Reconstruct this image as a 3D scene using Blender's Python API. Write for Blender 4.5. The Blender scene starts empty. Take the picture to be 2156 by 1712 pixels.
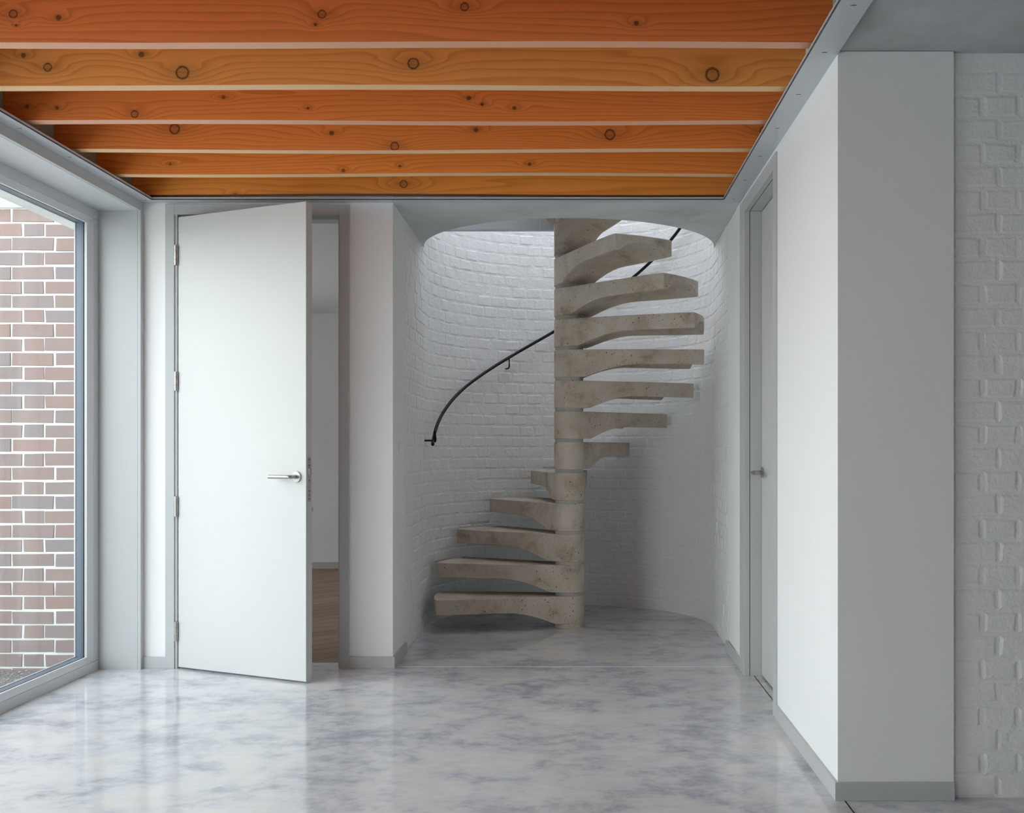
import bpy, bmesh, math, random
from mathutils import Vector, Matrix

random.seed(7)
S = bpy.context.scene
COL = S.collection
R = math.radians

# ------------------------------------------------------------------ camera
F_PX, VPX, VPY, EYE = 2206.08, 1217.75, 946.3, 1.1093
cam_d = bpy.data.cameras.new('camera')
cam = bpy.data.objects.new('camera', cam_d)
COL.objects.link(cam)
cam.location = (0, 0, EYE)
cam.rotation_euler = (R(90), 0, 0)
cam_d.sensor_width = 36
cam_d.lens = 36 * F_PX / 2156
cam_d.shift_x = (1078 - VPX) / 2156
cam_d.shift_y = (VPY - 856) / 2156
cam_d.clip_start = 0.05
S.camera = cam

# ------------------------------------------------------------------ sky and exposure
W = bpy.data.worlds.new('overcast_sky')
S.world = W
W.use_nodes = True
bg = W.node_tree.nodes['Background']
# bright hazy sky, paler towards the horizon, the same all round
wn, wlk = W.node_tree.nodes, W.node_tree.links
wtc = wn.new('ShaderNodeTexCoord')
wsp = wn.new('ShaderNodeSeparateXYZ')
wrp = wn.new('ShaderNodeValToRGB')
wlk.new(wtc.outputs['Generated'], wsp.inputs[0])
wlk.new(wsp.outputs[2], wrp.inputs[0])
wlk.new(wrp.outputs[0], bg.inputs[0])
SKY = 4.3
for e_, (p_, k_) in zip(wrp.color_ramp.elements, ((0.0, 1.0), (1.0, .52))):
    e_.position = p_
    e_.color = (0.955 * k_, 0.968 * k_, 0.985 * k_, 1) if k_ == 1.0 else (.86 * k_, .95 * k_, 1.06 * k_, 1)
bg.inputs[1].default_value = SKY * 1.75
vs = S.view_settings
vs.view_transform = 'Standard'
vs.look = 'None'
vs.gamma = 1
vs.use_curve_mapping = False
vs.exposure = 0.0
S.cycles.max_bounces = 6
S.cycles.adaptive_threshold = .03
S.cycles.diffuse_bounces = 4
S.cycles.glossy_bounces = 2
S.cycles.transparent_max_bounces = 6


def portal(name, loc, rot, sx, sy):
    """Sampling portal in a modelled opening: gives off no light of its own."""
    l = bpy.data.lights.new(name, 'AREA')
    l.shape = 'RECTANGLE'
    l.size, l.size_y = sx, sy
    l.cycles.is_portal = True
    o = bpy.data.objects.new(name, l)
    o.location, o.rotation_euler = loc, rot
    COL.objects.link(o)


# portals look inwards (-Z of the lamp)
portal('window_portal', (-2.56, 3.1, 1.15), (0, R(-90), 0), 2.35, 4.5)
portal('window_portal.002', (-2.56, -1.5, 1.15), (0, R(-90), 0), 2.35, 2.2)  # opening of the added, unseen near window
portal('stairwell_portal', (-0.058, 6.57, 5.12), (0, 0, 0), 1.8, 1.8)
portal('window_portal.001', (-4.25, 7.6, 1.1), (0, R(-90), 0), 1.2, 1.2)

# ------------------------------------------------------------------ materials
MATS = {}


class NT:
    def __init__(self, name):
        self.m = bpy.data.materials.new(name)
        self.m.use_nodes = True
        self.t = self.m.node_tree
        self.b = self.t.nodes['Principled BSDF']
        self.tc = self.t.nodes.new('ShaderNodeTexCoord')
        MATS[name] = self.m

    def n(self, kind, **kw):
        nd = self.t.nodes.new('ShaderNode' + kind)
        for k, v in kw.items():
            setattr(nd, k, v)
        return nd

    def l(self, a, b):
        self.t.links.new(a, b)

    def put(self, sock, v):
        if hasattr(v, 'is_linked') or isinstance(v, bpy.types.NodeSocket):
            self.l(v, sock)
        else:
            sock.default_value = v

    def math(self, op, a, b=0.0, c=0.0, clamp=False):
        nd = self.n('Math', operation=op, use_clamp=clamp)
        for s, v in zip(nd.inputs, (a, b, c)):
            self.put(s, v)
        return nd.outputs[0]

    def mapping(self, scale=(1, 1, 1), rot=(0, 0, 0), loc=(0, 0, 0), src='Object'):
        mp = self.n('Mapping')
        mp.inputs['Scale'].default_value = scale
        mp.inputs['Rotation'].default_value = rot
        mp.inputs['Location'].default_value = loc
        self.l(self.tc.outputs[src], mp.inputs[0])
        return mp.outputs[0]

    def noise(self, vec, scale, detail=3, rough=.5, dist=0):
        nd = self.n('TexNoise')
        self.l(vec, nd.inputs['Vector'])
        nd.inputs['Scale'].default_value = scale
        nd.inputs['Detail'].default_value = detail
        nd.inputs['Roughness'].default_value = rough
        nd.inputs['Distortion'].default_value = dist
        return nd.outputs['Fac']

    def ramp(self, fac, stops, interp='LINEAR'):
        nd = self.n('ValToRGB')
        nd.color_ramp.interpolation = interp
        el = nd.color_ramp.elements
        while len(el) < len(stops):
            el.new(.5)
        for e, (p, c) in zip(el, stops):
            e.position = p
            e.color = (*c, 1) if len(c) == 3 else c
        self.l(fac, nd.inputs[0])
        return nd.outputs[0]

    def mix(self, fac, a, b, mode='MIX'):
        nd = self.n('Mix', data_type='RGBA', blend_type=mode)
        self.put(nd.inputs[0], fac)
        for s, v in ((nd.inputs[6], a), (nd.inputs[7], b)):
            self.put(s, (*v, 1) if isinstance(v, tuple) and len(v) == 3 else v)
        return nd.outputs[2]

    def bump(self, h, strength, dist):
        nd = self.n('Bump')
        nd.inputs['Strength'].default_value = strength
        nd.inputs['Distance'].default_value = dist
        self.l(h, nd.inputs['Height'])
        self.l(nd.outputs[0], self.b.inputs['Normal'])

    def color(self, v):
        self.put(self.b.inputs['Base Color'], (*v, 1) if isinstance(v, tuple) else v)

    def rough(self, v):
        self.put(self.b.inputs['Roughness'], v)


def paint(name, c, rough=.5, bump=.0006, scale=180, spec=.5):
    m = NT(name)
    v = m.mapping()
    n = m.noise(v, 2.2, 0)
    k = m.mix(n, tuple(x * .985 for x in c), tuple(min(1, x * 1.015) for x in c))
    m.color(k)
    m.rough(rough)
    m.b.inputs['Specular IOR Level'].default_value = spec
    return m.m


paint('wall_paint', (.88, .88, .88), .75, .0008, 140, .25)
paint('trim_grey', (.53, .54, .545), .42, .0003, 300, .4)
paint('door_grey', (.61, .612, .60), .42, .0003, 300, .4)
paint('plate_grey', (.56, .58, .60), .38, .0003, 300, .4)
paint('window_grey', (.60, .61, .63), .35, .0003, 300, .4)
paint('ledger_beige', (.30, .27, .20), .8)
paint('dark_gap', (.012, .011, .01), .9)
paint('switch_white', (.88, .88, .88), .35, .0002, 300)
paint('window_dark', (.10, .125, .17), .3, .0002, 300)
paint('gasket_black', (.012, .012, .014), .5)
paint('ceiling_white', (.82, .82, .81), .8, .0008, 140, .2)
paint('deck_board', (.55, .36, .2), .8)

m = NT('steel')
m.color((.46, .44, .42)); m.rough(.36); m.b.inputs['Metallic'].default_value = 1
m = NT('rail_black')
m.color((.010, .010, .009)); m.rough(.45); m.b.inputs['Specular IOR Level'].default_value = .25

# painted brickwork: lumpy brushed paint
m = NT('painted_brick')
v = m.mapping(src='Object')
geo = m.n('NewGeometry')
ob = m.n('ObjectInfo')
jit = m.n('VectorMath', operation='ADD')
m.l(geo.outputs['Position'], jit.inputs[0])
jit.inputs[1].default_value = (3, 5, 7)
pos = jit.outputs[0]
n1 = m.noise(pos, 60, 2.5, .65)
n2 = m.noise(pos, 14, 1, .5)
h = m.math('ADD', m.math('MULTIPLY', n1, 1.0), m.math('MULTIPLY', n2, 1.4))
m.color(m.mix(n2, (.85, .85, .85), (.89, .89, .89)))
m.rough(.55)
m.b.inputs['Specular IOR Level'].default_value = .35
m.bump(h, .6, .0052)

# bare facing brick, one tint for each brick
m = NT('facing_brick')
ob = m.n('ObjectInfo')
geo = m.n('NewGeometry')
tint = m.ramp(ob.outputs['Random'], [
    (0, (.25, .145, .13)), (.18, (.20, .155, .155)), (.34, (.24, .16, .14)), (.5, (.185, .16, .175)),
    (.64, (.26, .15, .13)), (.78, (.22, .165, .14)), (.9, (.18, .155, .17)), (1, (.21, .15, .14))])
n1 = m.noise(geo.outputs['Position'], 22, 4, .65)
n2 = m.noise(geo.outputs['Position'], 240, 2)
c = m.mix(m.math('MULTIPLY', n1, .55), tint, (.27, .20, .175))
c = m.mix(m.math('MULTIPLY', n2, .25), c, (.25, .22, .205))
m.color(c); m.rough(.9)
m.bump(n1, .5, .003)

m = NT('white_mortar')
geo = m.n('NewGeometry')
n1 = m.noise(geo.outputs['Position'], 160, 3, .7)
m.color(m.mix(n1, (.58, .58, .56), (.74, .74, .72))); m.rough(.95)
m.bump(n1, .8, .003)

m = NT('pale_render')
geo = m.n('NewGeometry')
n1 = m.noise(geo.outputs['Position'], 30, 4, .7)
m.color(m.mix(n1, (.68, .70, .68), (.82, .83, .81))); m.rough(.95)

m = NT('pale_paving')
geo = m.n('NewGeometry')
m.color(m.mix(m.noise(geo.outputs['Position'], 3, 3), (.62, .61, .58), (.72, .71, .69))); m.rough(.95)

# board-marked slab concrete
m = NT('slab_concrete')
v = m.mapping(scale=(1, 1, 1))
n1 = m.noise(v, 2.6, 5, .62, .4)
n2 = m.noise(m.mapping(scale=(6, 28, 8)), 3.0, 3, .6)
n3 = m.noise(v, 120, 2)
c = m.ramp(n1, [(.3, (.36, .365, .365)), (.5, (.49, .50, .505)), (.68, (.58, .59, .60))])
c = m.mix(m.math('MULTIPLY', n2, .3), c, (.40, .405, .405))
m.color(c); m.rough(.7)
m.bump(m.math('ADD', n2, m.math('MULTIPLY', n3, .4)), .3, .002)

m = NT('slab_concrete_lit')  # same slab concrete, the stronger light over the alcove put into a paler colour
v = m.mapping(scale=(1, 1, 1))
n1 = m.noise(v, 2.6, 5, .62, .4)
n2 = m.noise(m.mapping(scale=(3, 30, 8)), 3.0, 3, .6)
c = m.ramp(n1, [(.3, (.56, .565, .565)), (.5, (.68, .69, .69)), (.68, (.76, .77, .77))])
c = m.mix(m.math('MULTIPLY', n2, .3), c, (.55, .555, .55))
m.color(c); m.rough(.75)
m.bump(n2, .3, .002)

# precast stair concrete with blow holes and tan stains
m = NT('stair_concrete')
geo = m.n('NewGeometry')
pos = geo.outputs['Position']
n1 = m.noise(pos, 6, 5, .65, .3)
n2 = m.noise(pos, 26, 3, .6)
n3 = m.noise(pos, 300, 2)
base = m.ramp(n1, [(.3, (.35, .27, .195)), (.46, (.56, .485, .40)), (.58, (.61, .54, .465)), (.72, (.68, .625, .56))])
base = m.mix(m.math('MULTIPLY', n2, .35), base, (.46, .375, .28))
holes = None
for sc, th, wv in ((58, .19, 0.55), (115, .2, .45)):
    vo = m.n('TexVoronoi', feature='F1')
    vo.inputs['Scale'].default_value = sc
    wob = m.n('VectorMath', operation='ADD')
    m.l(pos, wob.inputs[0]); wob.inputs[1].default_value = (wv, 2 * wv, 3 * wv)
    m.l(wob.outputs[0], vo.inputs['Vector'])
    pick = m.n('SeparateColor')
    m.l(vo.outputs['Color'], pick.inputs[0])
    rad = m.math('MULTIPLY', m.math('SUBTRACT', pick.outputs[0], wv), th / (1 - wv) * 1.6)
    hit = m.math('MULTIPLY', m.math('SUBTRACT', rad, vo.outputs['Distance']), 25, clamp=True)
    patch = m.math('MULTIPLY', m.math('SUBTRACT', m.noise(pos, 7, 2), .36), 6, clamp=True)
    hit = m.math('MULTIPLY', hit, patch)
    holes = hit if holes is None else m.math('MAXIMUM', holes, hit)
m.color(m.mix(m.math('MULTIPLY', holes, .85), base, (.07, .055, .04)))
m.rough(.62)
h = m.math('SUBTRACT', m.math('MULTIPLY', n3, .12), holes)
m.bump(h, .6, .002)

m = NT('ring_mortar')
geo = m.n('NewGeometry')
m.color(m.mix(m.noise(geo.outputs['Position'], 40, 4, .6), (.36, .35, .32), (.50, .485, .455))); m.rough(.85)

# polished concrete floor
m = NT('polished_concrete')
pos = m.mapping()
w1 = m.noise(m.mapping(scale=(.85, 1, 1)), 3.6, 7, .66, .25)
w2 = m.noise(pos, 1.1, 3, .5)
w3 = m.noise(m.mapping(scale=(.8, 1, 1), loc=(4, 2, 0)), 13, 4, .68, .2)
k = m.math('ADD', m.math('MULTIPLY', w1, .55), m.math('MULTIPLY', w3, .32))
k = m.math('ADD', k, m.math('MULTIPLY', w2, .16))
c = m.ramp(k, [(.38, (.33, .35, .395)), (.455, (.475, .485, .525)), (.51, (.60, .60, .63)), (.56, (.66, .65, .655)), (.66, (.73, .70, .68))])
sp = m.n('TexVoronoi', feature='F1')
sp.inputs['Scale'].default_value = 5.5
m.l(pos, sp.inputs['Vector'])
pk = m.n('SeparateColor')
m.l(sp.outputs['Color'], pk.inputs[0])
rad = m.math('MULTIPLY', m.math('SUBTRACT', pk.outputs[0], .55), .34)
spot = m.math('MULTIPLY', m.math('SUBTRACT', rad, m.math('ADD', sp.outputs['Distance'], m.math('MULTIPLY', w3, .1))), 18, clamp=True)
c = m.mix(m.math('MULTIPLY', spot, .6), c, (.66, .6, .52))
m.color(c)
rg = m.math('ADD', m.math('MULTIPLY', w3, .13), .045)
m.rough(rg)
m.b.inputs['Specular IOR Level'].default_value = .62

m = NT('oak_plank')
ob = m.n('ObjectInfo')
v = m.mapping(scale=(1.2, 14, 1))
n1 = m.noise(v, 5, 5, .65, .7)
t = m.mix(ob.outputs['Random'], (.36, .23, .14), (.56, .39, .25))
m.color(m.mix(n1, tuple(x * 1 for x in (.18, .11, .065)), t)); m.rough(.45)
m.bump(n1, .2, .001)

m = NT('dark_gravel')
pos = m.mapping()
vo = m.n('TexVoronoi', feature='F1'); vo.inputs['Scale'].default_value = 60
m.l(pos, vo.inputs['Vector'])
m.color(m.mix(vo.outputs['Color'], (.10, .095, .095), (.22, .2, .19), 'MIX')); m.rough(.95)
m.bump(vo.outputs['Distance'], 1, .01)
m = NT('gravel_stone')
ob = m.n('ObjectInfo')
geo = m.n('NewGeometry')
m.color(m.mix(m.noise(geo.outputs['Position'], 24, 2), (.12, .11, .11), (.55, .45, .38))); m.rough(.9)

# window glass: clear pane with a Fresnel sheen
m = NT('window_glass')
tr = m.n('BsdfTransparent'); tr.inputs[0].default_value = (.93, .96, .955, 1)
gl = m.n('BsdfGlossy'); gl.inputs['Roughness'].default_value = .0
lw = m.n('LayerWeight'); lw.inputs[0].default_value = .5
sheen = m.math('ADD', m.math('MULTIPLY', m.math('POWER', lw.outputs['Facing'], 4), .5), .035)
mx = m.n('MixShader')
m.l(sheen, mx.inputs[0]); m.l(tr.outputs[0], mx.inputs[1]); m.l(gl.outputs[0], mx.inputs[2])
m.l(mx.outputs[0], m.t.nodes['Material Output'].inputs[0])


def joist_material(name, knots, base, seed, freq):
    """Douglas fir: growth-ring contours bent round each knot (x, z, radius in metres, local)."""
    m = NT(name)
    sep = m.n('SeparateXYZ')
    m.l(m.tc.outputs['Object'], sep.inputs[0])
    n1 = m.noise(m.mapping(scale=(.26, 3, 3.0), loc=(seed, seed * 1.7, seed * .6)), 2.1, 3.2, .45, .2)
    n2 = m.noise(m.mapping(scale=(1.2, 9, 42), loc=(seed, 0, 0)), 3.0, 3, .55)
    n3 = m.noise(m.mapping(scale=(6, 120, 320)), 2.0, 2, .6)
    ph = m.math('ADD', m.math('MULTIPLY', n1, 9 * freq), m.math('MULTIPLY', sep.outputs[2], 46 * freq))
    ph = m.math('ADD', ph, m.math('MULTIPLY', sep.outputs[1], 40))
    dark = None
    for (kx, kz, kr) in knots:
        # soft signed pull of the rings towards the knot
        dx = m.math('MULTIPLY', m.math('SUBTRACT', sep.outputs[0], kx), .42)
        dz = m.math('SUBTRACT', sep.outputs[2], kz)
        d2 = m.math('ADD', m.math('MULTIPLY', dx, dx), m.math('MULTIPLY', dz, dz))
        wgt = m.math('EXPONENT', m.math('MULTIPLY', d2, -1 / (kr * 2.4) ** 2))
        ph = m.math('ADD', ph, m.math('MULTIPLY', wgt, 70 * kr + 1.2))
        ex = m.math('SUBTRACT', sep.outputs[0], kx)
        rr = m.math('SQRT', m.math('ADD', m.math('MULTIPLY', ex, ex), m.math('MULTIPLY', dz, dz)))
        rr = m.math('ADD', rr, m.math('MULTIPLY', m.math('SUBTRACT', n3, .5), kr * .5))
        core = m.math('MULTIPLY', m.math('SUBTRACT', kr, rr), 4 / kr, clamp=True)
        edge = m.math('SUBTRACT', 1, m.math('MULTIPLY', m.math('ABSOLUTE', m.math('SUBTRACT', rr, kr * .88)), 2.9 / kr), clamp=True)
        kd = m.math('MAXIMUM', m.math('MULTIPLY', core, .42 if kr > .012 else .75), m.math('MULTIPLY', edge, .97 if kr > .012 else .8))
        halo = m.math('MULTIPLY', m.math('EXPONENT', m.math('MULTIPLY', d2, -1 / (kr * 1.5) ** 2)), .28)
        kd = m.math('MAXIMUM', kd, halo)
        dark = kd if dark is None else m.math('MAXIMUM', dark, kd)
    fr = m.math('FRACT', ph)
    band = m.ramp(fr, [(0, (.0, .0, .0)), (.62, (.35,) * 3), (.86, (1, 1, 1)), (.95, (.85,) * 3), (1, (0, 0, 0))])
    lite = tuple(min(1, x * 1.10) for x in base)
    ring = (base[0] * .66, base[1] * .50, base[2] * .40)
    c = m.mix(m.math('MULTIPLY', band, .58), lite, ring)
    c = m.mix(m.math('MULTIPLY', n2, .40), c, (base[0] * .92, base[1] * .72, base[2] * .55))
    c = m.mix(m.math('MULTIPLY', n3, .18), c, ring)
    if dark is not None:
        c = m.mix(dark, c, (.030, .013, .006))
    m.color(c)
    m.rough(.55)
    m.b.inputs['Specular IOR Level'].default_value = .25
    return m.m


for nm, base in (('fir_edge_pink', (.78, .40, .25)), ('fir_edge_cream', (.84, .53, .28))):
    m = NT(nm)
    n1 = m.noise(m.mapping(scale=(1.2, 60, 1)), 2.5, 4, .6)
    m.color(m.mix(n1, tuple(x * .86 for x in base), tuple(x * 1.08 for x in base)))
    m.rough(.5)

# ------------------------------------------------------------------ mesh helpers
def sharpen(bm, ang=32):
    lim = R(ang)
    for f in bm.faces:
        f.smooth = True
    for e in bm.edges:
        if len(e.link_faces) != 2 or e.calc_face_angle(0) > lim:
            e.smooth = False


def obj(name, bm, mat, parent=None, loc=(0, 0, 0), smooth=False, bevel=0, rot=None, seg=2):
    me = bpy.data.meshes.new(name)
    if smooth:
        sharpen(bm)
    bm.normal_update()
    bm.to_mesh(me)
    bm.free()
    me.materials.append(MATS[mat])
    return link(name, me, parent, loc, bevel, rot, seg)


def link(name, me, parent=None, loc=(0, 0, 0), bevel=0, rot=None, seg=2):
    o = bpy.data.objects.new(name, me)
    COL.objects.link(o)
    o.location = loc
    if rot:
        o.rotation_euler = rot
    if parent:
        o.parent = parent
    if bevel:
        b = o.modifiers.new('bevel', 'BEVEL')
        b.width = bevel; b.segments = seg; b.limit_method = 'ANGLE'; b.angle_limit = R(40)
    return o


def empty(name, loc=(0, 0, 0), rotz=0):
    o = bpy.data.objects.new(name, None)
    COL.objects.link(o)
    o.location = loc
    o.rotation_euler = (0, 0, rotz)
    o.empty_display_size = .1
    return o


def tag(o, label, cat, kind=None, group=None):
    o['label'] = label
    o['category'] = cat
    if kind:
        o['kind'] = kind
    if group:
        o['group'] = group
    return o


def add_box(bm, x0, x1, y0, y1, z0, z1):
    v = [bm.verts.new((x, y, z)) for z in (z0, z1) for y in (y0, y1) for x in (x0, x1)]
    for q in ((0, 2, 3, 1), (4, 5, 7, 6), (0, 1, 5, 4), (2, 6, 7, 3), (0, 4, 6, 2), (1, 3, 7, 5)):
        bm.faces.new([v[i] for i in q])
    return v


def box(name, mat, x0, x1, y0, y1, z0, z1, parent=None, bevel=0):
    """One box, its object origin at the centre of its base."""
    cx, cy = (x0 + x1) / 2, (y0 + y1) / 2
    bm = bmesh.new()
    add_box(bm, x0 - cx, x1 - cx, y0 - cy, y1 - cy, 0, z1 - z0)
    pl = (cx, cy, z0)
    if parent:
        pl = parent.matrix_world.inverted() @ Vector(pl) if False else Vector(pl) - parent.location
    return obj(name, bm, mat, parent, pl, bevel=bevel)


def boxes(name, mat, lst, parent=None, bevel=0):
    bm = bmesh.new()
    for b in lst:
        add_box(bm, *b)
    return obj(name, bm, mat, parent, -parent.location if parent else (0, 0, 0), bevel=bevel)


def prism(bm, pts, z0, z1):
    lo = [bm.verts.new((x, y, z0)) for x, y in pts]
    hi = [bm.verts.new((x, y, z1)) for x, y in pts]
    n = len(pts)
    bm.faces.new(lo[::-1]); bm.faces.new(hi)
    for i in range(n):
        bm.faces.new((lo[i], lo[(i + 1) % n], hi[(i + 1) % n], hi[i]))


def cyl(bm, p0, p1, r, n=20, r1=None):
    p0, p1 = Vector(p0), Vector(p1)
    d = p1 - p0
    q = d.to_track_quat('Z', 'Y').to_matrix().to_4x4()
    mt = Matrix.Translation((p0 + p1) / 2) @ q
    bmesh.ops.create_cone(bm, cap_ends=True, segments=n, radius1=r, radius2=r if r1 is None else r1, depth=d.length, matrix=mt)


def tube(bm, pts, r, n=12):
    """Swept round bar through pts."""
    pts = [Vector(p) for p in pts]
    rings = []
    up = Vector((0, 0, 1))
    for i, p in enumerate(pts):
        t = (pts[min(i + 1, len(pts) - 1)] - pts[max(i - 1, 0)]).normalized()
        a = t.cross(up)
        if a.length < .05:
            a = t.cross(Vector((1, 0, 0)))
        a.normalize()
        b = a.cross(t).normalized()
        rings.append([bm.verts.new(p + (a * math.cos(2 * math.pi * k / n) + b * math.sin(2 * math.pi * k / n)) * r) for k in range(n)])
    for u, v in zip(rings, rings[1:]):
        for k in range(n):
            bm.faces.new((u[k], u[(k + 1) % n], v[(k + 1) % n], v[k]))
    bm.faces.new(rings[0][::-1]); bm.faces.new(rings[-1])
    bmesh.ops.recalc_face_normals(bm, faces=bm.faces)


# ------------------------------------------------------------------ plan of the place (metres)
XL, XR = -2.208, 0.821          # left and right wall faces
YB = 5.313                      # back wall face
YP = 3.316                      # front face of the pier
ZS = 2.36                       # soffit plates
CX, CY, RW = -0.0577, 6.5685, 0.9006   # stair axis and drum radius
XA = -0.941                     # left arris of the alcove

# ------------------------------------------------------------------ floor
bm = bmesh.new()
prism(bm, [(-2.50, -3.6), (5.0, -3.6), (5.0, 3.7), (1.0, 3.7), (1.0, 7.65), (-1.05, 7.65), (-1.05, 5.45), (-2.50, 5.45)], -.12, 0)
bmesh.ops.recalc_face_normals(bm, faces=bm.faces)
f = obj('floor', bm, 'polished_concrete')
tag(f, 'polished grey concrete floor with cloudy blue-grey mottling', 'floor', 'structure')
t = box('trim_1', 'switch_white', -.93, .80, 5.344, 5.348, 0, .0006)
tag(t, 'thin pale joint line in the floor across the stair alcove', 'floor joint', 'structure')
t = empty('trim_2', (.843, 1.4, 0))
tag(t, 'dark floor joint running out from under the white pier', 'floor joint', 'structure')
box('joint_filler', 'dark_gap', .839, .844, -.5, 3.306, 0, .0006, t)
box('joint_edge', 'plate_grey', .844, .847, -.5, 3.306, 0, .0008, t)
t = box('trim_3', 'dark_gap', .8585, .8625, 4.384, 5.127, 0, .0007)
tag(t, 'dark floor joint in the threshold of the closed grey door', 'floor joint', 'structure')

# ------------------------------------------------------------------ ceiling: timber deck, soffit plates, concrete
c = box('ceiling', 'deck_board', -2.52, 1.19, -3.6, 5.46, 2.625, 2.80)
tag(c, 'timber deck above the orange ceiling joists', 'ceiling', 'structure')
c = box('ceiling.001', 'slab_concrete', .823, 5.0, -3.6, 3.60, 2.371, 2.80)
tag(c, 'bare grey concrete ceiling above the painted brick wall', 'ceiling', 'structure')


def plate(name, label, x0, x1, y0, y1, lip, slots):
    t = empty(name, ((x0 + x1) / 2, (y0 + y1) / 2, ZS))
    tag(t, label, 'ceiling trim', 'structure')
    box('plate', 'plate_grey', x0, x1, y0, y1, ZS, ZS + .005, t, .0008)
    box('lip', 'plate_grey', *lip, ZS, ZS + .014, t, .0008)
    for (sx, sy) in slots:
        box('screw_slot', 'dark_gap', sx - .0075, sx + .0075, sy - .002, sy + .002, ZS - .0004, ZS + .001, t)
    return t


slots = lambda xs, ys: [(xs, y) for y in ys]
plate('trim_4', 'light grey metal soffit strip above the window side of the joists', XL, -2.138, -3.5, YB, (-2.142, -2.138, -3.5, 5.25), slots(-2.175, (4.08, 4.48, 4.88, 5.26)))
plate('trim_5', 'narrow light grey metal soffit strip over the open door and alcove', -2.138, .727, 5.25, YB, (-2.138, .727, 5.25, 5.254), [])
plate('trim_6', 'wide light grey metal soffit strip between joists and white right-hand wall', .727, XR, -3.5, YB, (.727, .731, -3.5, 5.25), slots(.775, (2.95, 3.30, 3.69, 4.08, 4.47, 4.87, 5.24)))
w = box('trim_7', 'ledger_beige', -2.50, -2.24, -3.5, YB + .1, 2.343, 2.625)
tag(w, 'beige ledger board carrying the joist ends above the window', 'ledger', 'structure')

# joists: Douglas fir, front faces with knots measured on each
JY = [3.293 + .3935 * i for i in range(6)]
JK = [
    [(29, 30, 9), (124, 38, 6), (678, 30, 9), (978, 14, 9), (664, 52, 3.5), (35, 54, 3), (1340, 48, 5)],
    [(101, 142, 9), (384, 153, 14), (870, 133, 12), (1500, 157, 15), (50, 117, 5), (298, 115, 6)],
    [(57, 224, 4), (120, 227, 4), (283, 240, 8), (470, 204, 4), (648, 227, 3), (987, 206, 5), (1015, 219, 4), (1083, 227, 4)],
    [(367, 271, 11), (698, 280, 5), (831, 308, 9), (1002, 274, 5), (1284, 284, 11), (1608, 276, 9)],
    [(723, 359, 4), (842, 350, 3), (1115, 346, 4), (358, 345, 3)],
    [(850, 388, 8), (495, 411, 4)],
]
JL = ['foremost orange timber joist, broad wavy grain, small ringed knots on its upper half',
      'golden orange timber joist with large black-ringed knots, second from the front',
      'dark orange timber joist with clusters of tiny pin knots, third from the front',
      'orange timber joist with a black knot hole on its lower edge, fourth from the front',
      'plain narrow-grained orange timber joist, second from the grey back strip',
      'golden orange timber joist lying right above the grey back strip']
JB = [(.86, .275, .082), (.92, .40, .11), (.86, .265, .066), (.87, .275, .062), (.90, .295, .058), (.92, .35, .066)]
JX0, JX1, JZ0, JZ1, JW = -2.241, .80, 2.39, 2.62, .052
jc = (JX0 + JX1) / 2
for i, y in enumerate(JY):
    kn = [((x - VPX) * y / F_PX - jc, EYE - (py - VPY) * y / F_PX - JZ0, r * y / F_PX) for x, py, r in JK[i]]
    joist_material('fir_%d' % i, kn, JB[i], 3.1 * i + 1.3, (.8, 1.0, 1.25, 1.3, 1.0, .8)[i])
    bm = bmesh.new()
    L = (JX1 - JX0) / 2
    n = 14
    # slight natural bow along the length
    rows = []
    for k in range(n + 1):
        x = -L + 2 * L * k / n
        dz = .0035 * math.sin(2.2 * x + i * 1.7)
        dy = .003 * math.sin(1.4 * x + i)
        rows.append([bm.verts.new(p) for p in ((x, dy, dz), (x, JW + dy, dz), (x, JW + dy, JZ1 - JZ0), (x, dy, JZ1 - JZ0))])
    for a, b in zip(rows, rows[1:]):
        for k in range(4):
            bm.faces.new((a[k], b[k], b[(k + 1) % 4], a[(k + 1) % 4]))
    bm.faces.new(rows[0]); bm.faces.new(rows[-1][::-1])
    bmesh.ops.recalc_face_normals(bm, faces=bm.faces)
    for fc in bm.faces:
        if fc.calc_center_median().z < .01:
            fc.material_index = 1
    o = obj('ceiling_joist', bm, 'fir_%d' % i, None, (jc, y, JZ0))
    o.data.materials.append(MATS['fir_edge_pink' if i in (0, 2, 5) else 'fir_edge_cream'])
    tag(o, JL[i], 'joist', None, 'timber ceiling joists')
# the same joists run on over the near half of the room
fir_front = joist_material('fir_front', [], JB[0], 20.0, .9)
for i in range(1, 9):
    y = JY[0] - .3935 * i
    o = box('ceiling_joist', 'fir_front', JX0, JX1, y, y + JW, JZ0, JZ1)
    tag(o, 'orange timber joist over the near part of the room', 'joist', None, 'joists over the near part of the room')

# ------------------------------------------------------------------ walls of the room
DX0, DX1, DZ = -2.044, -1.209, 2.2975        # clear opening of the open door
wb = empty('wall_back', (-1.57, YB, 0))
tag(wb, 'white plastered back wall around the open grey door', 'wall', 'structure')
boxes('plaster', 'wall_paint', [(-2.44, -2.088, YB, 5.45, 0, 2.62), (-1.162, XA, YB, 5.45, 0, 2.62), (-2.088, -1.162, YB, 5.45, 2.348, 2.62)], wb)
bb = box('baseboard_back', 'trim_grey', XL, -2.090, YB - .011, YB, 0, .060, bevel=.001)
tag(bb, 'short grey skirting between window reveal and open door', 'skirting', 'structure')
bm = bmesh.new()
prism(bm, [(-1.160, YB - .011), (-.930, YB - .011), (-.930, 5.70), (XA - .004, 5.70), (XA - .004, YB), (-1.160, YB)], 0, .060)
bb = obj('baseboard_back.001', bm, 'trim_grey', bevel=.001)
tag(bb, 'grey skirting turning the corner into the stair alcove', 'skirting', 'structure')

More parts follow.
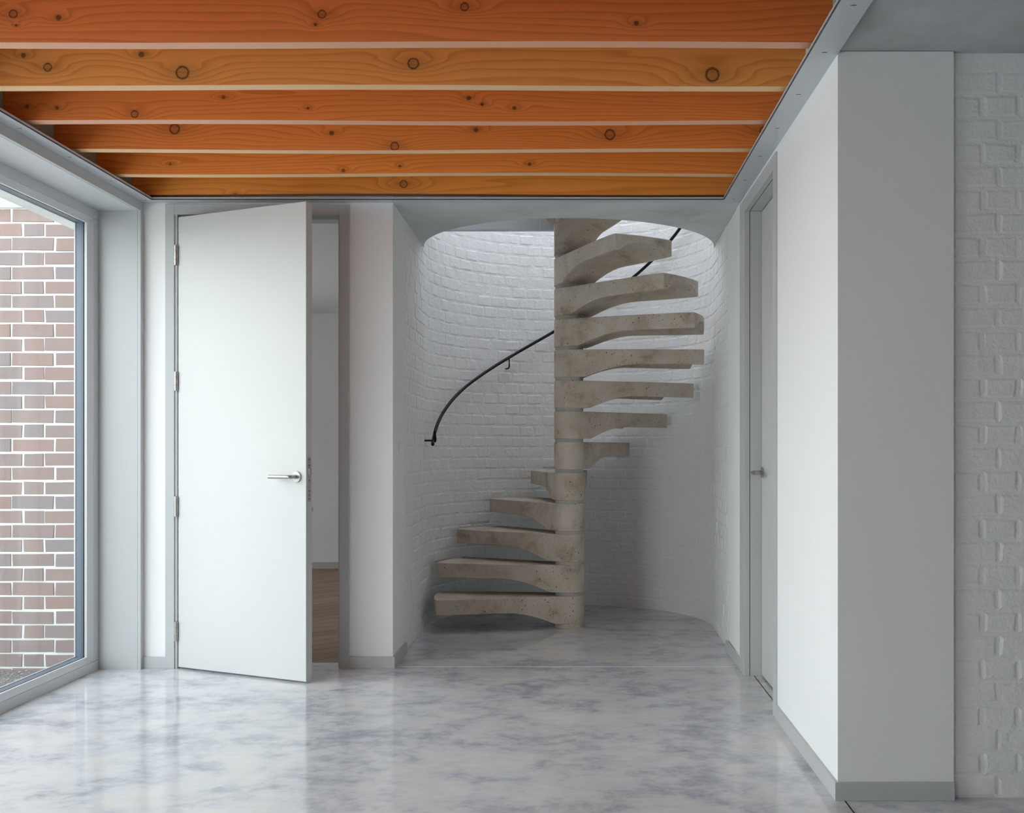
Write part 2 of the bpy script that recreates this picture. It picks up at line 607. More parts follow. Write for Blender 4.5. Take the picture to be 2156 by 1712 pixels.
wr = empty('wall_right', (1.0, YP, 0))
tag(wr, 'white right-hand wall ending in a flat white pier', 'wall', 'structure')
Y2A, Y2B, Z2 = 4.382, 5.128, 2.276           # closed door: opening
boxes('plaster', 'wall_paint', [(XR, 1.188, YP, 4.32, 0, 2.369), (XR, 1.188, 4.32, 5.28, 2.338, 2.369), (XR, 1.188, 5.279, 5.45, 0, 2.369), (.96, 1.188, 4.32, 5.28, 0, 2.338),
                                    (XR, 1.188, YP + .1, 5.45, 2.369, 2.625)], wr)
bm = bmesh.new()
prism(bm, [(XR - .011, YP - .011), (1.188, YP - .011), (1.188, YP), (XR, YP), (XR, 4.318), (XR - .011, 4.318)], 0, .058)
bb = obj('baseboard_right', bm, 'trim_grey', bevel=.001)
tag(bb, 'pale grey skirting round the foot of the white pier', 'skirting', 'structure')
bm = bmesh.new()
add_box(bm, XR - .009, XR, 5.281, 5.78, 0, .058)
bb = obj('baseboard_right.001', bm, 'trim_grey', bevel=.001)
tag(bb, 'grey skirting on the alcove side of the closed door', 'skirting', 'structure')

# unseen rest of the room, behind and to the right of the camera
w = box('wall_front', 'wall_paint', -2.5, 5.0, -3.8, -3.6, -.1, 2.8)
tag(w, 'white wall closing the near end of the room', 'wall', 'structure')
w = box('wall_far_right', 'wall_paint', 5.0, 5.2, -3.8, 3.7, -.1, 2.8)
tag(w, 'white wall closing the side bay of the room', 'wall', 'structure')
wl = empty('wall_left', (-2.36, 0, 0))
tag(wl, 'white window wall on the left', 'wall', 'structure')
boxes('plaster', 'wall_paint', [(-2.50, XL, -3.6, 5.45, 2.341, 2.343), (-2.50, XL, -3.6, -2.6, 0, 2.341), (-2.50, XL, -.5, .9, 0, 2.341), (-2.50, XL, 5.30, 5.45, 0, 2.341)], wl)
boxes('outer_leaf', 'pale_render', [(-2.62, -2.50, -3.8, 5.47, 2.25, 2.9), (-2.62, -2.50, -3.8, -2.6, -.2, 2.25), (-2.62, -2.50, -.5, .9, -.2, 2.25)], wl)

# ------------------------------------------------------------------ window
XF = -2.419


def window(name, label, y0, y1):
    w = empty(name, (XF, (y0 + y1) / 2, 0))
    tag(w, label, 'window', 'structure')
    zh = 2.313
    # painted board lining of the reveal with its proud edge strip
    box('jamb_lining', 'trim_grey', XF - .01, XL - .014, y1, y1 + .02, 0, zh, w)
    box('jamb_edge', 'trim_grey', XL - .0125, XL + .003, y1 - .002, y1 + .033, 0, ZS, w, .0008)
    box('head_lining', 'window_grey', XF - .01, XL - .014, y0, y1 + .02, zh, zh + .026, w)
    box('head_edge', 'trim_grey', XL - .0125, XL + .003, y0, y1 - .002, zh, ZS, w, .0008)
    box('jamb_lining', 'trim_grey', XF - .01, XL, y0 - .03, y0, 0, zh, w)
    fw, bw = .050, .026
    # inner frame members
    for nm, (a, b, c, d) in (('frame_sill', (y0, y1, 0, fw - .0012)), ('frame_head', (y0, y1, zh - fw + .0012, zh)),
                             ('frame_jamb', (y1 - fw + .0012, y1, fw, zh - fw)), ('frame_jamb', (y0, y0 + fw, fw, zh - fw))):
        box(nm, 'window_grey', XF - .035, XF, a, b, c, d, w, .0015)
    # glazing bead, chamfered towards the glass
    for nm, pts, axis in (
            ('glazing_bead', (y0 + fw, y1 - fw, fw, fw + bw, 1), 'sill'), ('glazing_bead', (y0 + fw, y1 - fw, zh - fw, zh - fw - bw, 1), 'head'),
            ('glazing_bead', (fw, zh - fw, y1 - fw, y1 - fw - bw, 1), 'jamb'), ('glazing_bead', (fw, zh - fw, y0 + fw, y0 + fw + bw, 1), 'jamb')):
        a, b, e0, e1, _ = pts
        bm = bmesh.new()
        prof = ((XF - .0015, e0), (XF - .022, e1), (XF - .034, e1), (XF - .034, e0))
        ring = []
        for q in (a, b):
            ring.append([bm.verts.new((x, q, e) if axis != 'jamb' else (x, e, q)) for x, e in prof])
        for k in range(4):
            bm.faces.new((ring[0][k], ring[1][k], ring[1][(k + 1) % 4], ring[0][(k + 1) % 4]))
        bm.faces.new(ring[0]); bm.faces.new(ring[1][::-1])
        bmesh.ops.recalc_face_normals(bm, faces=bm.faces)
        obj(nm, bm, 'window_grey', w, -w.location)
    s = fw + bw
    for nm, mt, xa, xb, g in (('gasket', 'gasket_black', XF - .040, XF - .035, s - .002), ('outer_frame', 'window_dark', XF - .078, XF - .040, s), ('outer_edge', 'window_grey', XF - .084, XF - .078, s + .004)):
        boxes(nm, mt, [(xa, xb, y0 + .001, y1 - .001, 0.001, g), (xa, xb, y0 + .001, y1 - .001, zh - g, zh - .001), (xa, xb, y1 - g, y1 - .001, g, zh - g), (xa, xb, y0 + .001, y0 + g, g, zh - g)], w)
    box('glass', 'window_glass', XF - .050, XF - .044, y0 + fw, y1 - fw, fw, zh - fw, w)
    return w


window('window_1', 'full-height fixed window in a light grey frame beside the open door', .9, 5.28)
window('window_fill', 'unseen full-height window added to light the near half of the room', -2.6, -.5)  # out of view, added and sized to raise the ambient light on back wall and pier

# ------------------------------------------------------------------ open door
d1 = empty('door_1', (-2.025, 5.300, 0))
tag(d1, 'tall flush light grey door standing ajar, lever handle and four hinges', 'door', 'structure')
fr = empty('door_frame', (0, 0, 0)); fr.parent = d1


def sub(name, mat, x0, x1, y0, y1, z0, z1, root, part, bevel=.001):
    o = box(name, mat, x0, x1, y0, y1, z0, z1, None, bevel)
    o.location = Vector(o.location) - root.location
    o.parent = part
    return o


yf = YB - .015
sub('architrave', 'trim_grey', -2.090, DX0, yf, 5.452, 0, DZ + .0515, d1, fr)
sub('architrave', 'trim_grey', DX1, -1.160, yf, 5.452, 0, DZ + .0515, d1, fr)
sub('architrave_head', 'trim_grey', DX0, DX1, yf, 5.452, DZ, DZ + .0515, d1, fr)
sub('stop', 'trim_grey', DX0, -2.030, YB - .009, 5.44, 0, DZ, d1, fr)
sub('stop', 'trim_grey', -1.2215, DX1, YB + .02, 5.44, 0, DZ, d1, fr)
sub('stop_head', 'trim_grey', -2.030, -1.2215, YB + .03, 5.44, DZ - .016, DZ, d1, fr)
leaf_a = -math.atan2(.342, .736)
bm = bmesh.new()
add_box(bm, .002, .812, 0, .044, .009, 2.284)
lf = obj('door_leaf', bm, 'door_grey', d1, (0, 0, 0), bevel=.0012, rot=(0, 0, leaf_a))
for z0, z1 in ((2.040, 2.141), (1.406, 1.502), (.770, .872), (.142, .240)):
    hz = (z1 - z0) / 5
    for k, (a, b) in enumerate(((0, 1.45), (1.5, 3.5), (3.55, 5))):
        bm = bmesh.new()
        cyl(bm, (-.0045, -.009, z0 + a * hz), (-.0045, -.009, z0 + b * hz), .0098, 20)
        obj('hinge', bm, 'steel', lf, smooth=True)
bm = bmesh.new()
hx, hz = .759, .979
cyl(bm, (hx, 0, hz), (hx, -.009, hz), .026, 32)
obj('rose', bm, 'steel', lf, smooth=True, bevel=.001)
bm = bmesh.new()
pts = [(hx, -.008, hz), (hx, -.040, hz)] + [(hx - .012 * (1 - math.cos(a)), -.040 - .012 * math.sin(a), hz) for a in (R(30), R(60), R(90))] + [(hx - .06, -.052, hz), (hx - .128, -.052, hz)]
tube(bm, pts, .0092, 16)
obj('lever_handle', bm, 'steel', lf, smooth=True)
bm = bmesh.new()
add_box(bm, .812, .8128, .011, .034, .862, 1.073)
lp = obj('lock_plate', bm, 'steel', lf)
MATS['steel_matt'] = paint('steel_matt', (.42, .40, .39), .5)
lp.data.materials[0] = MATS['steel_matt']
bm = bmesh.new(); add_box(bm, .8128, .8205, .014, .030, .988, 1.018)
obj('latch', bm, 'steel', lf)
for z in (1.060, 1.034, .962, .912, .893, .874):
    bm = bmesh.new()
    cyl(bm, (.8126, .0225, z), (.8134, .0225, z), .0032, 12)
    obj('plate_screw', bm, 'dark_gap', lf)
bm = bmesh.new()
cyl(bm, (.786, .044, .824), (.786, .058, .824), .021, 24)
obj('thumb_turn', bm, 'steel', lf, smooth=True)

# ------------------------------------------------------------------ closed door in the right-hand wall
d2 = empty('door_2', (XR, 4.755, 0))
tag(d2, 'closed grey door with lever handle deep in the white right-hand wall', 'door', 'structure')
xa = XR - .008
box('architrave', 'trim_grey', xa, .86, 4.318, Y2A, 0, 2.3385, d2, .001)
box('architrave', 'trim_grey', xa, .838, Y2B, 5.28, 0, 2.3385, d2, .001)
box('architrave_head', 'trim_grey', xa, .838, Y2A, Y2B, Z2, 2.3385, d2, .001)
box('jamb_lining', 'trim_grey', .841, .955, Y2B, 5.28, 0, Z2, d2, .001)
box('jamb_lining', 'trim_grey', .862, .955, 4.322, Y2A, 0, Z2, d2, .001)
box('head_lining', 'trim_grey', .841, .955, Y2A, Y2B, Z2 + .0005, 2.337, d2, .001)
box('shadow_gap', 'dark_gap', .838, .841, Y2B + .0012, 5.27, 0.0, Z2, d2)
box('shadow_gap', 'dark_gap', .838, .841, Y2A, Y2B, Z2 + .0012, 2.33, d2)
lf2 = box('door_leaf', 'door_grey', .897, .941, Y2A + .004, Y2B - .0045, .008, Z2 - .0045, d2, .001)
o = box('gap_backing', 'dark_gap', .946, .954, Y2A, Y2B, 0, Z2, d2)


def on_leaf2(name, bm, mat):
    o = obj(name, bm, mat, lf2, smooth=True)
    o.location = -(lf2.location + d2.location)
    return o


bm = bmesh.new(); hy, hz = 5.089, .997
cyl(bm, (.897, hy, hz), (.889, hy, hz), .026, 32)
on_leaf2('rose', bm, 'steel')
bm = bmesh.new()
pts = [(.889, hy, hz), (.857, hy, hz)] + [(.857 - .012 * math.sin(a), hy - .012 * (1 - math.cos(a)), hz) for a in (R(30), R(60), R(90))] + [(.845, hy - .06, hz), (.845, hy - .125, hz)]
tube(bm, pts, .0095, 16)
on_leaf2('lever_handle', bm, 'steel')

# ------------------------------------------------------------------ brick makers
def brick_mesh(name, wdt, hgt, dep, relief, jit, rnd, mat, inset=.004):
    """A brick face-on: x along the wall, y outwards (towards the viewer is -y), z up; base at z=0."""
    me = bpy.data.meshes.new(name)
    v, f = brick_data(wdt, hgt, dep, relief, jit, rnd, inset)
    me.from_pydata(v, [], f)
    me.materials.append(MATS[mat])
    me.update()
    return me


def brick_data(wdt, hgt, dep, relief, jit, rnd, inset=.004):
    j = lambda a=jit: rnd.uniform(-a, a)
    w = wdt / 2
    v = []
    for z, x in ((0, -w), (0, w), (hgt, w), (hgt, -w)):
        v.append((x, dep, z))
    cor = [(-w + j(), 0 + j()), (w + j(), 0 + j()), (w + j(), hgt + j()), (-w + j(), hgt + j())]
    for x, z in cor:
        v.append((x, 0, z))
    t = j(relief * .4)
    for (x, z), (sx, sz) in zip(cor, ((1, 1), (-1, 1), (-1, -1), (1, -1))):
        v.append((x + sx * inset, -relief + t + j(relief * .25), z + sz * inset))
    f = []
    for a in (0, 4):
        for k in range(4):
            f.append((a + k, a + (k + 1) % 4, a + 4 + (k + 1) % 4, a + 4 + k))
    f.append((8, 9, 10, 11))
    return v, f


# painted brick wall beyond the pier (header bond, each brick a part)
rnd = random.Random(3)
YBR = 3.337
wbk = empty('wall_brick', (1.19, YBR, 0))
tag(wbk, 'white-painted brick wall to the right of the pier', 'wall', 'structure')
boxes('mortar_bed', 'painted_brick', [(1.1885, 5.0, YBR, 3.6, 0, 2.40)], wbk)
hd = [brick_mesh('painted_header', .1035, .066, .008, .0026, .0044, rnd, 'painted_brick', .0095) for _ in range(6)]
cl = [brick_mesh('painted_closer', .140, .066, .008, .0026, .0044, rnd, 'painted_brick', .0095) for _ in range(3)]
cs = [brick_mesh('painted_bat', .091, .066, .008, .0026, .0044, rnd, 'painted_brick', .0095) for _ in range(3)]
for r in range(32):
    z = .0005 + .0747 * r
    if z + .066 > 2.371:
        break
    odd = r % 2 == 0
    first, x0 = (rnd.choice(cl), 1.1915 + .0700) if odd else (rnd.choice(cs), 1.1915 + .0455)
    o = link('brick', first, wbk, (x0 - 1.19, rnd.uniform(-.0008, .0008), z))
    x = (1.1915 + .140 + .0093 if odd else 1.1915 + .091 + .0093) + .05175
    while x < 1.86:
        link('brick', rnd.choice(hd), wbk, (x - 1.19, rnd.uniform(-.001, .001), z))
        x += .1128

# ------------------------------------------------------------------ stair alcove
# plan path of the alcove face, from the right-hand arris round the drum to the left-hand arris
path = []          # (x, y)
for k in range(9):
    t = k / 8
    path.append((XR + (CX + RW - XR) * t, YB + (CY - YB) * t))
for k in range(1, 73):
    a = math.pi * k / 72
    path.append((CX + RW * math.cos(a), CY + RW * math.sin(a)))
for k in range(1, 9):
    t = k / 8
    path.append((CX - RW + (XA - (CX - RW)) * t, CY + (YB - CY) * t))
cum = [0]
for (ax, ay), (bx, by) in zip(path, path[1:]):
    cum.append(cum[-1] + math.hypot(bx - ax, by - ay))


def along(s):
    for k in range(len(path) - 1):
        if cum[k + 1] >= s or k == len(path) - 2:
            t = (s - cum[k]) / (cum[k + 1] - cum[k])
            (ax, ay), (bx, by) = path[k], path[k + 1]
            tx, ty = (bx - ax), (by - ay)
            L = math.hypot(tx, ty); tx, ty = tx / L, ty / L
            return ax + tx * L * t, ay + ty * L * t, tx, ty


wa = empty('wall_alcove', (CX, CY, 0))
tag(wa, 'curved white-painted brick wall round the spiral stair', 'wall', 'structure')
S_TOT = cum[-1]
S0 = .47            # brickwork starts behind the plastered return on the right
S1 = S_TOT - .39    # and ends before the plastered return on the left
off = .0008


def shell(s_from, s_to, d, z0, z1, n, mat, name, thick=.10):
    bm = bmesh.new()
    rows = []
    for k in range(n + 1):
        x, y, tx, ty = along(s_from + (s_to - s_from) * k / n)
        nx, ny = ty, -tx                     # outwards (away from the stair)
        rows.append([bm.verts.new((x + nx * q, y + ny * q, z)) for q, z in ((d, z0), (d, z1), (d + thick, z1), (d + thick, z0))])
    for a, b in zip(rows, rows[1:]):
        for k in range(4):
            bm.faces.new((a[k], b[k], b[(k + 1) % 4], a[(k + 1) % 4]))
    bm.faces.new(rows[0]); bm.faces.new(rows[-1][::-1])
    bmesh.ops.recalc_face_normals(bm, faces=bm.faces)
    return obj(name, bm, mat, wa, -wa.location, smooth=True)


shell(S0, S1, off, 0, 5.1, 110, 'painted_brick', 'mortar_bed')
shell(.14, S0, 0, 0, 2.36, 4, 'wall_paint', 'plaster')
shell(S1, S_TOT - .137, 0, 0, 2.36, 4, 'wall_paint', 'plaster')
# front half of the drum above the slab
bm = bmesh.new()
rows = []
for k in range(41):
    a = math.pi + math.pi * k / 40
    rows.append([bm.verts.new((CX + q * math.cos(a), CY + q * math.sin(a), z)) for q, z in ((RW + .002, 2.62), (RW + .002, 5.1), (RW + .1, 5.1), (RW + .1, 2.62))])
for a, b in zip(rows, rows[1:]):
    for k in range(4):
        bm.faces.new((a[k], b[k], b[(k + 1) % 4], a[(k + 1) % 4]))
bmesh.ops.recalc_face_normals(bm, faces=bm.faces)
obj('drum_plaster', bm, 'wall_paint', wa, -wa.location, smooth=True)

# header bricks: the 300 that show largest are parts, the rest one part
rnd = random.Random(11)
alc = [brick_mesh('alcove_header', .1035, .0665, .012, .0018, .0032, rnd, 'painted_brick', .007) for _ in range(8)]
cells = []
pitch = .1118
for r in range(40):
    z = .004 + .0750 * r
    s = S0 + pitch / 2 + (pitch / 2 if r % 2 else 0)
    while s + pitch / 2 <= S1 + .001:
        x, y, tx, ty = along(s)
        nx, ny = -ty, tx                     # inwards
        vx, vy, vz = -x, -y, EYE - z
        d2v = vx * vx + vy * vy + vz * vz
        face = (nx * vx + ny * vy) / d2v ** 1.5
        lim = EYE + (ZS - EYE) / 5.668 * y   # slab edge hides what is higher
        if z > lim or abs(x / y * F_PX + VPX - 1198) < 34:
            face *= .02
        cells.append((face, x, y, z, math.atan2(ty, tx), nx, ny))
        s += pitch
cells.sort(key=lambda c: -c[0])
mass_v, mass_f = [], []
for k, (face, x, y, z, a, nx, ny) in enumerate(cells):
    q = rnd.uniform(-.0013, .0014) + off * .25
    if k < 296:
        link('brick', rnd.choice(alc), wa, (x - CX - nx * q, y - CY - ny * q, z), rot=(0, 0, a + math.pi))
    else:
        vv, ff = brick_data(.1035, .0665, .012, .0018, .0032, rnd, .007)
        ca, sa = math.cos(a + math.pi), math.sin(a + math.pi)
        b0 = len(mass_v)
        mass_v += [(x - CX - nx * q + p[0] * ca - p[1] * sa, y - CY - ny * q + p[0] * sa + p[1] * ca, z + p[2]) for p in vv]
        mass_f += [tuple(i + b0 for i in g) for g in ff]
me = bpy.data.meshes.new('further_bricks')
me.from_pydata(mass_v, [], mass_f)
me.materials.append(MATS['painted_brick'])
o = link('further_bricks', me, wa)
o['kind'] = 'stuff'

# concrete slab over the alcove with its round stair opening
bm = bmesh.new()
pts = [(XA - .02, YB + .002), (XR + .03, YB + .002), (CX + RW + .03, CY)]
pts += [(CX + RW * math.cos(-math.pi * k / 40), CY + RW * math.sin(-math.pi * k / 40)) for k in range(0, 41)]
pts += [(CX - RW - .03, CY)]
prism(bm, pts, ZS + .001, 2.66)
bmesh.ops.recalc_face_normals(bm, faces=bm.faces)
o = obj('ceiling.002', bm, 'slab_concrete_lit', smooth=True)
tag(o, 'bare concrete slab over the alcove cut to a round stair opening', 'ceiling', 'structure')
t = empty('trim_8', (-.6, 6.6, 2.49))
tag(t, 'light grey landing edge high behind the stair column', 'landing trim', 'structure')
box('fascia', 'plate_grey', -.955, -.245, 6.60, 6.64, 2.503, 2.80, t, .001)
box('fascia_end', 'plate_grey', -.243, -.155, 6.598, 6.64, 2.503, 2.80, t, .001)
box('drip_edge', 'plate_grey', -.955, -.155, 6.592, 6.64, 2.490, 2.503, t, .001)

# ------------------------------------------------------------------ spiral stair
RT, HUB, RISE, Z0 = .840, .0945, .1909, .0096
STEP, WEDGE, TH1 = 22.063, 26.35, 197.24
HUBH = .1715
st = empty('spiral_staircase', (CX, CY, 0))
tag(st, 'spiral staircase of precast grey-brown concrete treads round a slim concrete column', 'staircase')


def tread_mesh():
    """Wedge tread at angle 0 (its B edge on the +side), hub included; top at z=0."""
    ha = R(WEDGE / 2)
    bm = bmesh.new()
    ca = Vector((RT * math.cos(-ha), RT * math.sin(-ha)))
    cb = Vector((RT * math.cos(ha), RT * math.sin(ha)))
    r = HUB - .0006

    def tangent(c, sgn):
        L = c.length
        phi = math.atan2(c.y, c.x)
        al = math.acos(r / L)
        return Vector((r * math.cos(phi + sgn * al), r * math.sin(phi + sgn * al)))
    ta, tb = tangent(ca, -1), tangent(cb, 1)
    NS, NTT = 26, 26
    top, bot = [], []
    for i in range(NS + 1):
        s = i / NS
        pa, pb = ta.lerp(ca, s), tb.lerp(cb, s)
        rt, rb = [], []
        for k in range(NTT + 1):
            u = k / NTT
            t = 2 * u - 1
            p = pa.lerp(pb, u)
            L = p.length
            tgt = L + (RT - L) * s ** 3
            # rounded nosing corner
            if L > 1e-6:
                p = p * (tgt / L)
            rr = pa.lerp(pb, .5).length + (RT - pa.lerp(pb, .5).length) * s ** 3
            g = max(0, 1 - max(0, rr - HUB) / .30)
            th = .092 + (HUBH - .094) * g ** 1.75
            fade = min(1, max(0, (rr - .20) / .36))
            fade = fade * fade * (3 - 2 * fade)
            tt = (t - .03) / .88
            dip = .054 * fade * max(0, 1 - abs(tt) ** 3.4)
            rt.append(bm.verts.new((p.x, p.y, 0)))
            rb.append(bm.verts.new((p.x, p.y, -th + dip)))
        top.append(rt); bot.append(rb)
    for i in range(NS):
        for k in range(NTT):
            bm.faces.new((top[i][k], top[i + 1][k], top[i + 1][k + 1], top[i][k + 1]))
            bm.faces.new((bot[i][k], bot[i][k + 1], bot[i + 1][k + 1], bot[i + 1][k]))
        for k in (0, NTT):
            bm.faces.new((top[i][k], top[i + 1][k], bot[i + 1][k], bot[i][k]))
    for i in (0, NS):
        for k in range(NTT):
            bm.faces.new((top[i][k], top[i][k + 1], bot[i][k + 1], bot[i][k]))
    cyl(bm, (0, 0, -HUBH), (0, 0, 0), HUB, 48)
    bmesh.ops.recalc_face_normals(bm, faces=bm.faces)
    sharpen(bm, 30)
    me = bpy.data.meshes.new('tread')
    bm.normal_update(); bm.to_mesh(me); bm.free()
    me.materials.append(MATS['stair_concrete'])
    return me


tm = tread_mesh()
bm = bmesh.new(); cyl(bm, (0, 0, 0), (0, 0, RISE - HUBH + .0004), HUB - .0065, 48); sharpen(bm)
rm = bpy.data.meshes.new('spacer_ring'); bm.to_mesh(rm); bm.free(); rm.materials.append(MATS['ring_mortar'])
bm = bmesh.new(); cyl(bm, (0, 0, 0), (0, 0, Z0 + RISE - HUBH), HUB - .004, 48)
obj('base_ring', bm, 'stair_concrete', st, smooth=True)
for n in range(1, 16):
    a = R(TH1 - STEP * (n - 1) - WEDGE / 2)
    z = Z0 + RISE * n
    tr_ = link('tread', tm, st, (0, 0, z), bevel=.0035, rot=(0, 0, a))
    if n < 15:
        link('spacer_ring', rm, tr_, (0, 0, -.0002))

# ------------------------------------------------------------------ handrail
hr = empty('handrail', (CX, CY, 1.1))
tag(hr, 'slim black metal handrail curving up the alcove wall behind the stair', 'handrail')
tab = [(186, 1.118), (183, 1.148), (172, 1.275), (160, 1.395), (150, 1.492), (135, 1.622), (97, 1.948), (60, 2.296), (30, 2.585), (0, 2.85), (-20, 3.03)]
RR = RW - .052


def rail_z(a):
    for (a0, z0), (a1, z1) in zip(tab, tab[1:]):
        if a0 >= a >= a1:
            t = (a0 - a) / (a0 - a1)
            return z0 + (z1 - z0) * t
    return tab[-1][1]


def sm(a):
    w = [max(-20, min(186, a + d)) for d in (-5, -2.5, 0, 2.5, 5)]
    return sum(rail_z(x) for x in w) / 5


pts = [(RR * math.cos(R(a)), RR * math.sin(R(a)), sm(a) - 1.1) for a in [185 - 2.5 * k for k in range(82)]]
bm = bmesh.new(); tube(bm, pts, .0105, 14)
obj('rail', bm, 'rail_black', hr, smooth=True)
for a in (120, 68, 20):
    z = sm(a) - 1.1
    c, s = math.cos(R(a)), math.sin(R(a))
    bm = bmesh.new()
    tube(bm, [(RR * c, RR * s, z), (RR * c, RR * s, z - .062), ((RR + .006) * c, (RR + .006) * s, z - .072), ((RR + .018) * c, (RR + .018) * s, z - .076), ((RW + .002) * c, (RW + .002) * s, z - .076)], .0052, 10)
    obj('bracket', bm, 'rail_black', hr, smooth=True)
a = 183
z = sm(a) - 1.1 + .01
c, s = math.cos(R(a)), math.sin(R(a))
bm = bmesh.new()
tube(bm, [(RR * c, RR * s, z), ((RW + .006) * c, (RW + .006) * s, z)], .0062, 10)
obj('bracket', bm, 'rail_black', hr, smooth=True)
bm = bmesh.new()
prof = [(.0, .004), (.0, .085), (.010, .070), (.016, .020), (.011, .0)]
b0 = [bm.verts.new((RR * c + dx + .004, RR * s + .012, z - .012 + dz)) for dx, dz in prof]
b1 = [bm.verts.new((RR * c + dx + .004, RR * s + .020, z - .012 + dz)) for dx, dz in prof]
bm.faces.new(b0); bm.faces.new(b1[::-1])
for k in range(5):
    bm.faces.new((b0[k], b0[(k + 1) % 5], b1[(k + 1) % 5], b1[k]))
bmesh.ops.recalc_face_normals(bm, faces=bm.faces)
obj('end_gusset', bm, 'rail_black', hr)

# ------------------------------------------------------------------ light switch on the left return
sw = empty('light_switch', (XA - .003, 5.54, 1.14))
tag(sw, 'small white light switch plate on the left return of the stair alcove', 'light switch')
bm = bmesh.new(); add_box(bm, -.002, .0075, -.043, .043, -.040, .040); obj('plate', bm, 'switch_white', sw, bevel=.0015)
for k in (-1, 0, 1):
    bm = bmesh.new(); add_box(bm, .0075, .0125, -.008 + k * .022, .008 + k * .022, -.013, .013); obj('rocker', bm, 'switch_white', sw, bevel=.001)

# ------------------------------------------------------------------ room beyond the open door
fl = empty('floor.001', (-2.2, 7.6, 0))
tag(fl, 'brown diagonal oak boards in the room beyond the open door', 'floor', 'structure')
boxes('subfloor', 'dark_gap', [(-4.2, -2.2, 5.605, 9.77, -.1, -.006), (-2.2, -1.05, 5.455, 9.77, -.1, -.006)], fl)


def clip(poly, nx, ny, d):
    out = []
    for (ax, ay), (bx, by) in zip(poly, poly[1:] + poly[:1]):
        da, db = ax * nx + ay * ny - d, bx * nx + by * ny - d
        if da <= 0:
            out.append((ax, ay))
        if (da < 0) != (db < 0):
            t = da / (da - db)
            out.append((ax + (bx - ax) * t, ay + (by - ay) * t))
    return out


q = math.sqrt(.5)
pw = .125
k = 0
for band, (xa_, xb_) in enumerate(((-3.0, -2.16), (-2.16, -1.06))):
    sg = 1 if band == 0 else 1
    d = -20.0
    while d < 20:
        ys_ = 5.605 if band == 0 else 5.452
        poly = [(xa_ + .001, ys_), (xb_ - .001, ys_), (xb_ - .001, 9.75), (xa_ + .001, 9.75)]
        nx, ny = -q * sg, q
        poly = clip(poly, nx, ny, d + pw - .004)
        poly = clip(poly, -nx, -ny, -d) if poly else poly
        if len(poly) >= 3:
            cx_ = sum(p[0] for p in poly) / len(poly); cy_ = sum(p[1] for p in poly) / len(poly)
            bm = bmesh.new()
            ang = math.atan2(q, q * sg)
            ca, sa = math.cos(-ang), math.sin(-ang)
            prism(bm, [((x - cx_) * ca - (y - cy_) * sa, (x - cx_) * sa + (y - cy_) * ca) for x, y in poly], -.006, 0)
            bmesh.ops.recalc_face_normals(bm, faces=bm.faces)
            o = obj('floorboard', bm, 'oak_plank', fl, (cx_ + 2.2, cy_ - 7.6, 0), rot=(0, 0, ang))
        d += pw
wf = empty('wall_room_beyond', (-2.2, 9.76, 0))
tag(wf, 'white far wall of the room seen through the open door', 'wall', 'structure')
boxes('plaster', 'wall_paint', [(-4.4, -.96, 9.76, 9.9, 0, 2.5), (-1.06, -.962, 5.45, 9.76, 0, 2.5), (-4.4, -4.2, 5.60, 7.0, 0, 2.5), (-4.4, -4.2, 8.2, 9.76, 0, 2.5), (-4.4, -4.2, 7.0, 8.2, 0, .5), (-4.4, -4.2, 7.0, 8.2, 1.7, 2.5)], wf)
c = box('ceiling.003', 'ceiling_white', -4.2, -1.06, 5.45, 9.76, 2.376, 2.5)
tag(c, 'white ceiling of the room beyond the open door', 'ceiling', 'structure')
b = box('baseboard_room_beyond', 'trim_grey', -4.2, -1.06, 9.748, 9.76, 0, .060)
tag(b, 'grey skirting on the far wall beyond the open door', 'skirting', 'structure')

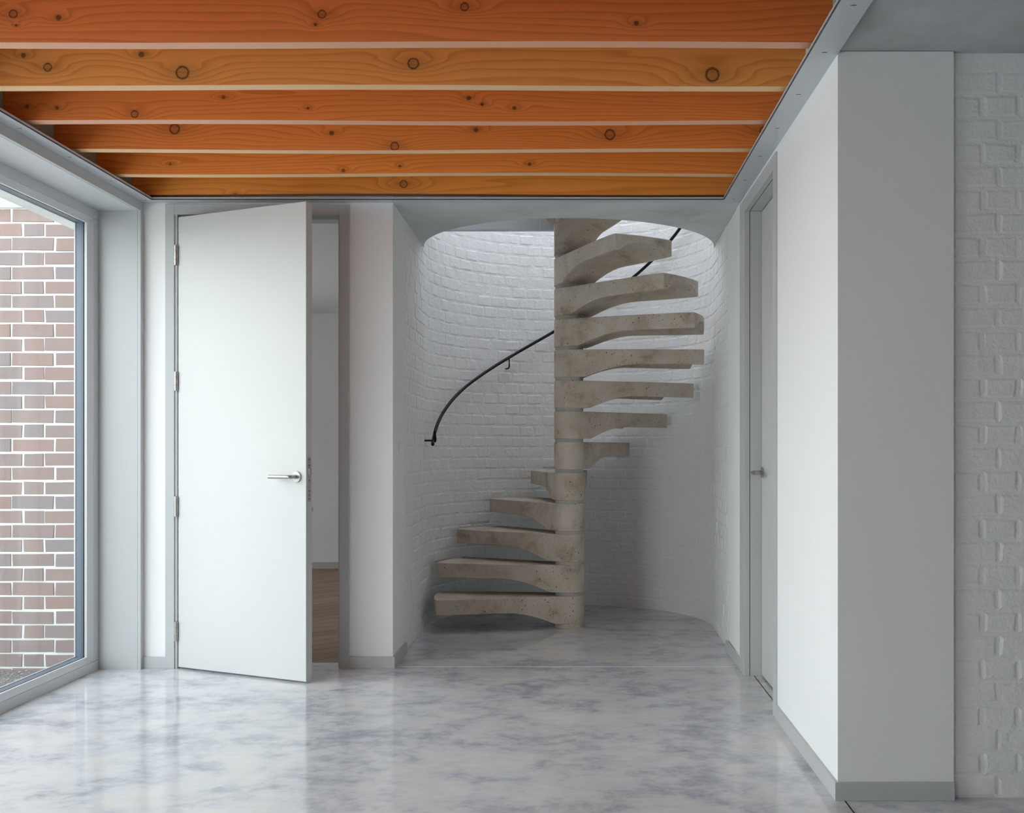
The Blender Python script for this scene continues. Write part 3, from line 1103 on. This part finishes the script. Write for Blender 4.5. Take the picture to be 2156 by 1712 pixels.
# ------------------------------------------------------------------ outside the window
rnd = random.Random(5)
YX = 5.471
bw_ = empty('brick_wall', (-3.4, YX, 0))
tag(bw_, 'red and purple facing brick wall with white mortar outside the window', 'wall', 'structure')
boxes('mortar_bed', 'white_mortar', [(-4.4, -2.28, YX + .006, 5.60, -.25, 2.370)], bw_)
ST = [brick_mesh('stretcher', .2165, .0645, .008, .0050, .0022, rnd, 'facing_brick', .002) for _ in range(7)]
HE = [brick_mesh('header', .1045, .0645, .008, .0050, .0022, rnd, 'facing_brick', .002) for _ in range(7)]
for r in range(33):
    z = 2.363 - .0647 - .0750 * r
    if z < -.12:
        break
    for k in range(-4, 4):
        xs = -2.958 + .3375 * k if r % 2 == 0 else -2.958 + .3375 * (k + .5) + .003
        for nm, x, lst in (('s', xs + .1085, ST), ('h', xs + .2175 + .0095 + .0515, HE)):
            hw = .1085 if nm == 's' else .052
            if x - hw < -3.95 or x + hw > -2.29:
                continue
            o = link('brick', rnd.choice(lst), bw_, (x + 3.4 + rnd.uniform(-.002, .002), .0065 + rnd.uniform(-.001, .001), z + rnd.uniform(-.0015, .0015)))
o = box('lintel_band', 'pale_render', -4.4, -2.28, YX - .01, 5.62, 2.371, 2.95)
tag(o, 'pale rendered band above the brick wall outside', 'wall band', 'structure')
g = box('ground', 'dark_gravel', -9.0, -2.49, -8, 5.55, -.30, -.045)
tag(g, 'dark gravel ground outside the window', 'ground', 'structure')
vv, ff = [], []
for k in range(900):
    x, y = rnd.uniform(-4.0, -2.53), rnd.uniform(3.9, 5.46)
    s_ = rnd.uniform(.003, .010)
    b0 = len(vv)
    for p in ((1, 0, 0), (0, 1, 0), (-1, 0, 0), (0, -1, 0), (0, 0, .7), (0, 0, -.7)):
        vv.append((x + p[0] * s_ * rnd.uniform(.7, 1.4), y + p[1] * s_ * rnd.uniform(.7, 1.4), -.043 + p[2] * s_))
    ff += [tuple(i + b0 for i in t_) for t_ in ((0, 1, 4), (1, 2, 4), (2, 3, 4), (3, 0, 4), (1, 0, 5), (2, 1, 5), (3, 2, 5), (0, 3, 5))]
me = bpy.data.meshes.new('loose_gravel')
me.from_pydata(vv, [], ff)
me.materials.append(MATS['gravel_stone'])
o = link('loose_gravel', me)
tag(o, 'loose pale and dark gravel at the foot of the brick wall outside', 'gravel', 'stuff')
g = box('ground.001', 'pale_paving', -9.0, -3.35, -8, 5.45, -.20, -.030)
tag(g, 'pale stone paving of the courtyard outside the window', 'paving', 'structure')
w = box('wall_courtyard', 'pale_render', -8.4, -8.2, -8, 9, -.3, 2.3)
tag(w, 'courtyard wall facing the window', 'wall', 'structure')
